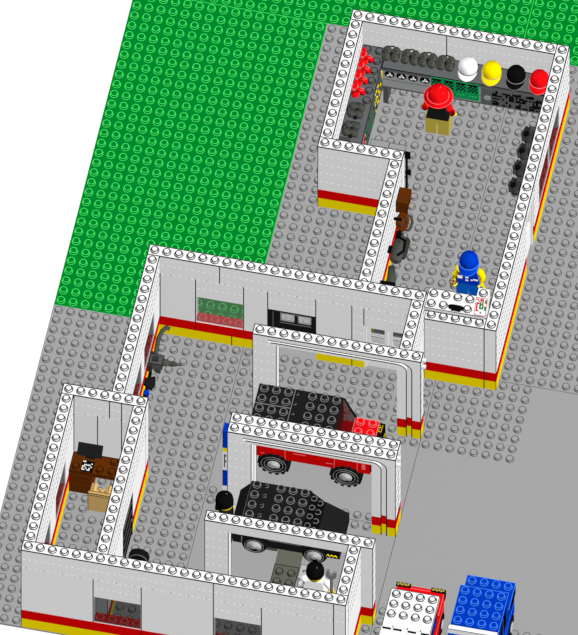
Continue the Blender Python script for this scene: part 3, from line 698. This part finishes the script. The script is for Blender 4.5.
for x in (2.0, 8.0):
    for y, s in ((-0.0, -1), (3.95, 1)): wheel(r, x, y + (0.32 if s < 0 else 0), 1.42, 1.27, 0.75, s)
for x in (2.0, 8.0): MB().tube([(x, 0.35, 1.36), (x, 3.6, 1.36)], 0.15, 'hair_black').box(x - 0.5, x + 0.5, 1.3, 2.7, 1.3, 2.5, 'hair_black').build('axle', r)

# black car: origin (15, 11)
r = thing('car', 'low black car with studded roof parked in the middle bay', 'car', (15.1, 10.95, 0))
b = MB().box(0.2, 9.1, 0.0, 3.85, 1.35, 2.4, 'black').box(3.2, 5.9, -0.012, 0.01, 2.3, 2.35, 'black_line').box(0.9, 1.0, -0.012, 0.01, 1.5, 2.3, 'black_line')
b.build('chassis', r)
b = MB().prism([(0, 2.4), (0.05, 3.3), (1, 4.65), (6, 4.65), (6, 2.4)], 0.05, 3.8, 'black')
b.tube([(0.98, 0.04, 4.66), (0.98, 3.82, 4.66)], 0.03, 'black_line', n=5).build('body', r)
b = MB().box(1, 6, 0, 3.85, 4.65, 4.8, 'black').studs(1, 2, 0, 4, 4.8, 'black', 'black_line', lambda p, q: q > 3.9).studs(3, 6, 0, 4, 4.8, 'black', 'black_line')
for k in range(4): b.tube([(2.2, 0.35 + k, 4.82), (2.45, 0.42 + k, 4.86), (2.4, 0.75 + k, 4.82), (2.15, 0.6 + k, 4.82)], 0.03, 'black_line', n=5)
b.build('roof', r)
b = MB().prism([(6, 2.4), (7.15, 2.4), (7.15, 3.6), (6, 4.7)], 0.06, 3.8, 'hair_black')
for j in range(4):
    for i in range(2): b.ring(6.3 + 0.5 * i, 0.55 + 0.9 * j, 4.6 - 0.52 * i, 0.2, 0.27, 'black_line', lift=0.02)
b.build('windscreen', r)
MB().prism([(7.15, 2.4), (9.1, 2.4), (9.1, 2.55), (7.15, 3.6)], 0.0, 3.85, 'black').build('bonnet', r)
q = MB().box(7.9, 9.0, -0.06, 0.0, 1.45, 2.15, 'hair_black')
for i in range(6): q.tube([(8.0 + 0.15 * i, -0.07, 1.6 + 0.3 * (i % 2)), (8.15 + 0.15 * i, -0.07, 1.9 - 0.3 * (i % 2))], 0.045, 'yellow', n=5)
q.build('headlight', r)
MB().box(2.9, 3.9, 0.02, 0.6, 0.95, 1.35, 'dark_grey').build('exhaust', r)
for x in (2.0, 7.0):
    for y, s in ((-0.05, -1), (3.9, 1)): wheel(r, x, y + (0.2 if s < 0 else 0), 1.4, 1.05, 0.55, s, teeth=0, hr=0.6)
    MB().tube([(x, 0.25, 1.15), (x, 3.6, 1.15)], 0.15, 'hair_black').build('axle', r)

# white and red truck, front towards +y
def wheel_x(parent, x, y, z, r, w, side):
    o = MB().lathe([(r * 0.5, -w / 2), (r * 0.92, -w / 2), (r, -w / 4), (r, w / 4), (r * 0.92, w / 2), (r * 0.5, w / 2)], (x, y, z), 'tyre', axis='x', n=20).build('wheel', parent)
    MB().lathe([(r * 0.45, 0), (r * 0.4, 0.1)] if side > 0 else [(r * 0.4, -0.1), (r * 0.45, 0)], (x + side * w / 2, y, z), 'hub', axis='x', n=12).build('hub', o)
NOSTUD.append((29.6, 33.6, 0, 8.2)); NOSTUD.append((35.2, 39.2, 0, 9.3))
r = thing('box_truck', 'red truck with a white studded roof parked outside the front bay', 'truck', (31.6, 4, 0))
MB().box(-1.95, 1.95, -3.9, 3.8, 1.0, 3.2, 'bright_red').box(1.95, 1.965, -3.9, 4, 2.2, 2.26, 'red_line').build('body', r)
MB().box(-1.95, 1.95, 1.6, 3.82, 3.2, 3.6, 'bright_red').edges(-1.95, 1.95, 1.6, 3.78, 3.2, 3.6, 'red_line', w=0.05, which='t').build('bonnet', r)
b = MB().box(-1.9, 1.9, -3.9, 1.55, 3.2, 5.6, 'bright_red').build('cabin', r)
for y0, y1 in ((-2.9, -1.2), (-0.9, 0.9)): MB().box(1.9, 1.94, y0, y1, 3.5, 5.3, 'hair_black').box(1.94, 1.95, y0 + 0.2, y1 - 0.4, 4.0, 4.8, 'blue').build('side_window', b)
rf = MB().box(-2, 2, -2.0, 1.8, 5.6, 6.0, 'white').edges(-2, 2, -2.0, 1.8, 5.6, 6.0, 'ink', w=0.05, which='t').studs(-2, 2, -1.2, 1.8, 6.0, 'white', 'ink').build('roof', r)
b = MB().box(-2, 2, -3.9, -2.05, 5.6, 6.1, 'white')
for x in (-2, -1.1, 0.1, 1.2): b.box(x, x + 0.05, -2.1, -2.0, 5.8, 6.3, 'ink').box(x + 0.1, x + 0.8, -2.3, -2.06, 6.1, 6.3, 'white').box(x + 0.1, x + 0.8, -2.33, -2.28, 6.1, 6.32, 'ink')
b.build('light_bar', r)
bp = MB().box(-2.02, 2.02, 3.8, 4.08, 2.6, 3.5, 'bright_red').build('bumper', r)
for x in (-2.05, 0.85):
    q = MB().box(x, x + 1.2, 3.75, 4.12, 2.9, 3.72, 'hair_black')
    for i in range(6): q.box(x + 0.1 + 0.17 * i, x + 0.23 + 0.17 * i, 3.83 + 0.06 * (i % 2), 4.01 + 0.06 * (i % 2), 3.72, 3.74, 'olive')
    q.build('headlight', bp)
for y in (-2.4, 2.6):
    for x, s in ((-1.75, -1), (1.75, 1)): wheel_x(r, x, y, 1.0, 0.98, 0.6, s)

r = thing('lorry', 'blue truck with studded cab roof and bonnet parked beside the white roofed one', 'truck', (37.2, 4, 0))
MB().box(-1.95, 1.95, -3.9, 5.0, 1.0, 3.6, 'blue').box(1.95, 1.965, -3.9, 5, 2.6, 2.66, 'blue_line').build('body', r)
MB().box(-2, 2, 2.5, 5.2, 3.6, 4.8, 'blue').edges(-2, 2, 2.5, 5.2, 3.6, 4.8, 'blue_line', w=0.05, which='t').studs(-2, 2, 4.2, 5.2, 4.8, 'blue', 'blue_line').build('bonnet', r)
c = MB().box(-1.95, 1.95, -3.9, 2.4, 3.6, 6.8, 'blue').build('cabin', r)
for y0, y1 in ((-2.9, -1.0), (-0.6, 1.6)): MB().box(1.95, 1.98, y0, y1, 4.2, 6.5, 'hair_black').box(1.98, 1.99, y0 + 0.9, y0 + 0.97, 4.2, 6.5, 'blue_line').build('side_window', c)
MB().box(-2, 2, -1.9, 2.45, 6.8, 7.2, 'blue').edges(-2, 2, -1.9, 2.45, 6.8, 7.2, 'blue_line', w=0.05, which='t').studs(-2, 2, -1.55, 2.45, 7.2, 'blue', 'blue_line').build('roof', r)
MB().box(-2, 2, -3.9, -1.95, 6.8, 7.15, 'blue').build('rear_roof', r)
MB().box(-2.05, 2.05, -2.4, -1.95, 7.15, 7.75, 'white').edges(-2.05, 2.05, -2.4, -1.95, 7.2, 7.75, 'ink', w=0.04, which='t').build('light_bar', r)
g = MB().box(-1.9, 1.9, 5.0, 5.25, 1.6, 3.5, 'hair_black').build('grille', r)
MB().box(1.96, 2.05, 3.2, 5.0, 3.7, 4.6, 'hair_black').build('side_vent', r)
for y in (-2.4, 3.4):
    for x, s in ((-1.75, -1), (1.75, 1)): wheel_x(r, x, y, 1.1, 1.08, 0.6, s)

# ---------------------------------------------------------------- baseplates (after the footprints are known)
plate('lawn', 'green studded baseplate left of the equipment room', -4, 12, 32, 64, 'green', 'green_line', [(-4, 12, 32, 64)])
plate('lawn_strip', 'green studded baseplate behind the equipment room', -4, 28, 64, 80, 'green', 'green_line', [(-4, 28, 64, 74)])
plate('lawn_corner', 'green studded baseplate at the far corner', 28, 60, 64, 80, 'green', 'green_line', [(28, 46, 64, 72)])
plate('floor_wing', 'grey studded baseplate under the left half of the equipment room', 12, 28, 32, 64, 'grey', 'grey_line', [(12, 28, 32, 64)])
plate('floor_outside', 'grey studded baseplate under the right half of the equipment room', 28, 60, 32, 64, 'grey', 'grey_line', [(28, 46, 32, 64)])
plate('floor_office', 'grey studded baseplate under the office', -4, 12, 0, 32, 'grey', 'grey_line', [(-4, 12, 0, 32)])
plate('floor_bays', 'grey baseplate under the front parking bays', 12, 28, 0, 16, 'grey', 'grey_line', [(12, 28, 0, 8), (12, 28, 15, 16)])
plate('floor_bays_rear', 'grey baseplate under the rear parking bay', 12, 28, 16, 32, 'grey', 'grey_line', [(12, 28, 16, 17), (12, 28, 24, 32)])
plate('road', 'smooth grey road baseplate outside the bays', 28, 60, 0, 32, 'grey', 'grey_line', [(28, 36, 24, 32), (28, 48, 0, 8)])

# ---------------------------------------------------------------- light, world, camera
L = bpy.data.lights.new('sun', 'SUN'); L.energy = PI * 1.44; L.angle = 0.02
L.use_shadow = False
lo = bpy.data.objects.new('sun', L); COL.objects.link(lo)
lo.rotation_euler = Vector((0.88, -0.545, 1.0)).to_track_quat('Z', 'Y').to_euler()
lo.location = (4, -3, 8)
F = bpy.data.lights.new('fill_light', 'SUN'); F.energy = PI * 0.75; F.angle = 0.02; F.use_shadow = False  # added fill with no real source, lightens the left-facing stud sides
fo = bpy.data.objects.new('fill_light', F); COL.objects.link(fo); fo.location = (-4, 3, 8)
fo.rotation_euler = Vector((-1, 0.25, 0.0)).to_track_quat('Z', 'Y').to_euler()
w = bpy.data.worlds.new('world'); sc.world = w; w.use_nodes = True
w.node_tree.nodes['Background'].inputs['Color'].default_value = (1, 1, 1, 1)
w.node_tree.nodes['Background'].inputs['Strength'].default_value = 0.08
sc.cycles.diffuse_bounces = 0
sc.cycles.transparent_max_bounces = 16

PXS, A, E = 12.28563, 0.2072566, 0.9548035       # pixels per stud, azimuth, elevation
OX, OY = 21.0, 626.642
ca, sa, ce, se = math.cos(A), math.sin(A), math.cos(E), math.sin(E)
right = Vector((ca, sa, 0)); up = Vector((-sa * se, ca * se, ce)); back = Vector((sa * ce, -ca * ce, se))
# point of the floor under the picture's centre
qx, qy = 289 - OX, 317.5 - OY
ex = Vector((PXS * ca, PXS * sa * se)); ey = Vector((PXS * sa, -PXS * ca * se))
det = ex.x * ey.y - ey.x * ex.y
fx = (qx * ey.y - ey.x * qy) / det; fy = (ex.x * qy - ex.y * qx) / det
loc = (Vector((fx, fy, 0)) + back * 90) * S
cam = bpy.data.cameras.new('camera'); cam.type = 'ORTHO'; cam.ortho_scale = 635 / PXS * S; cam.clip_end = 100
co = bpy.data.objects.new('camera', cam); COL.objects.link(co)
M = Matrix((right, up, back)).transposed().to_4x4(); M.translation = loc
co.matrix_world = M
sc.camera = co
sc.view_settings.view_transform = 'Standard'; sc.view_settings.look = 'None'
sc.view_settings.exposure = 0; sc.view_settings.gamma = 1; sc.view_settings.use_curve_mapping = False
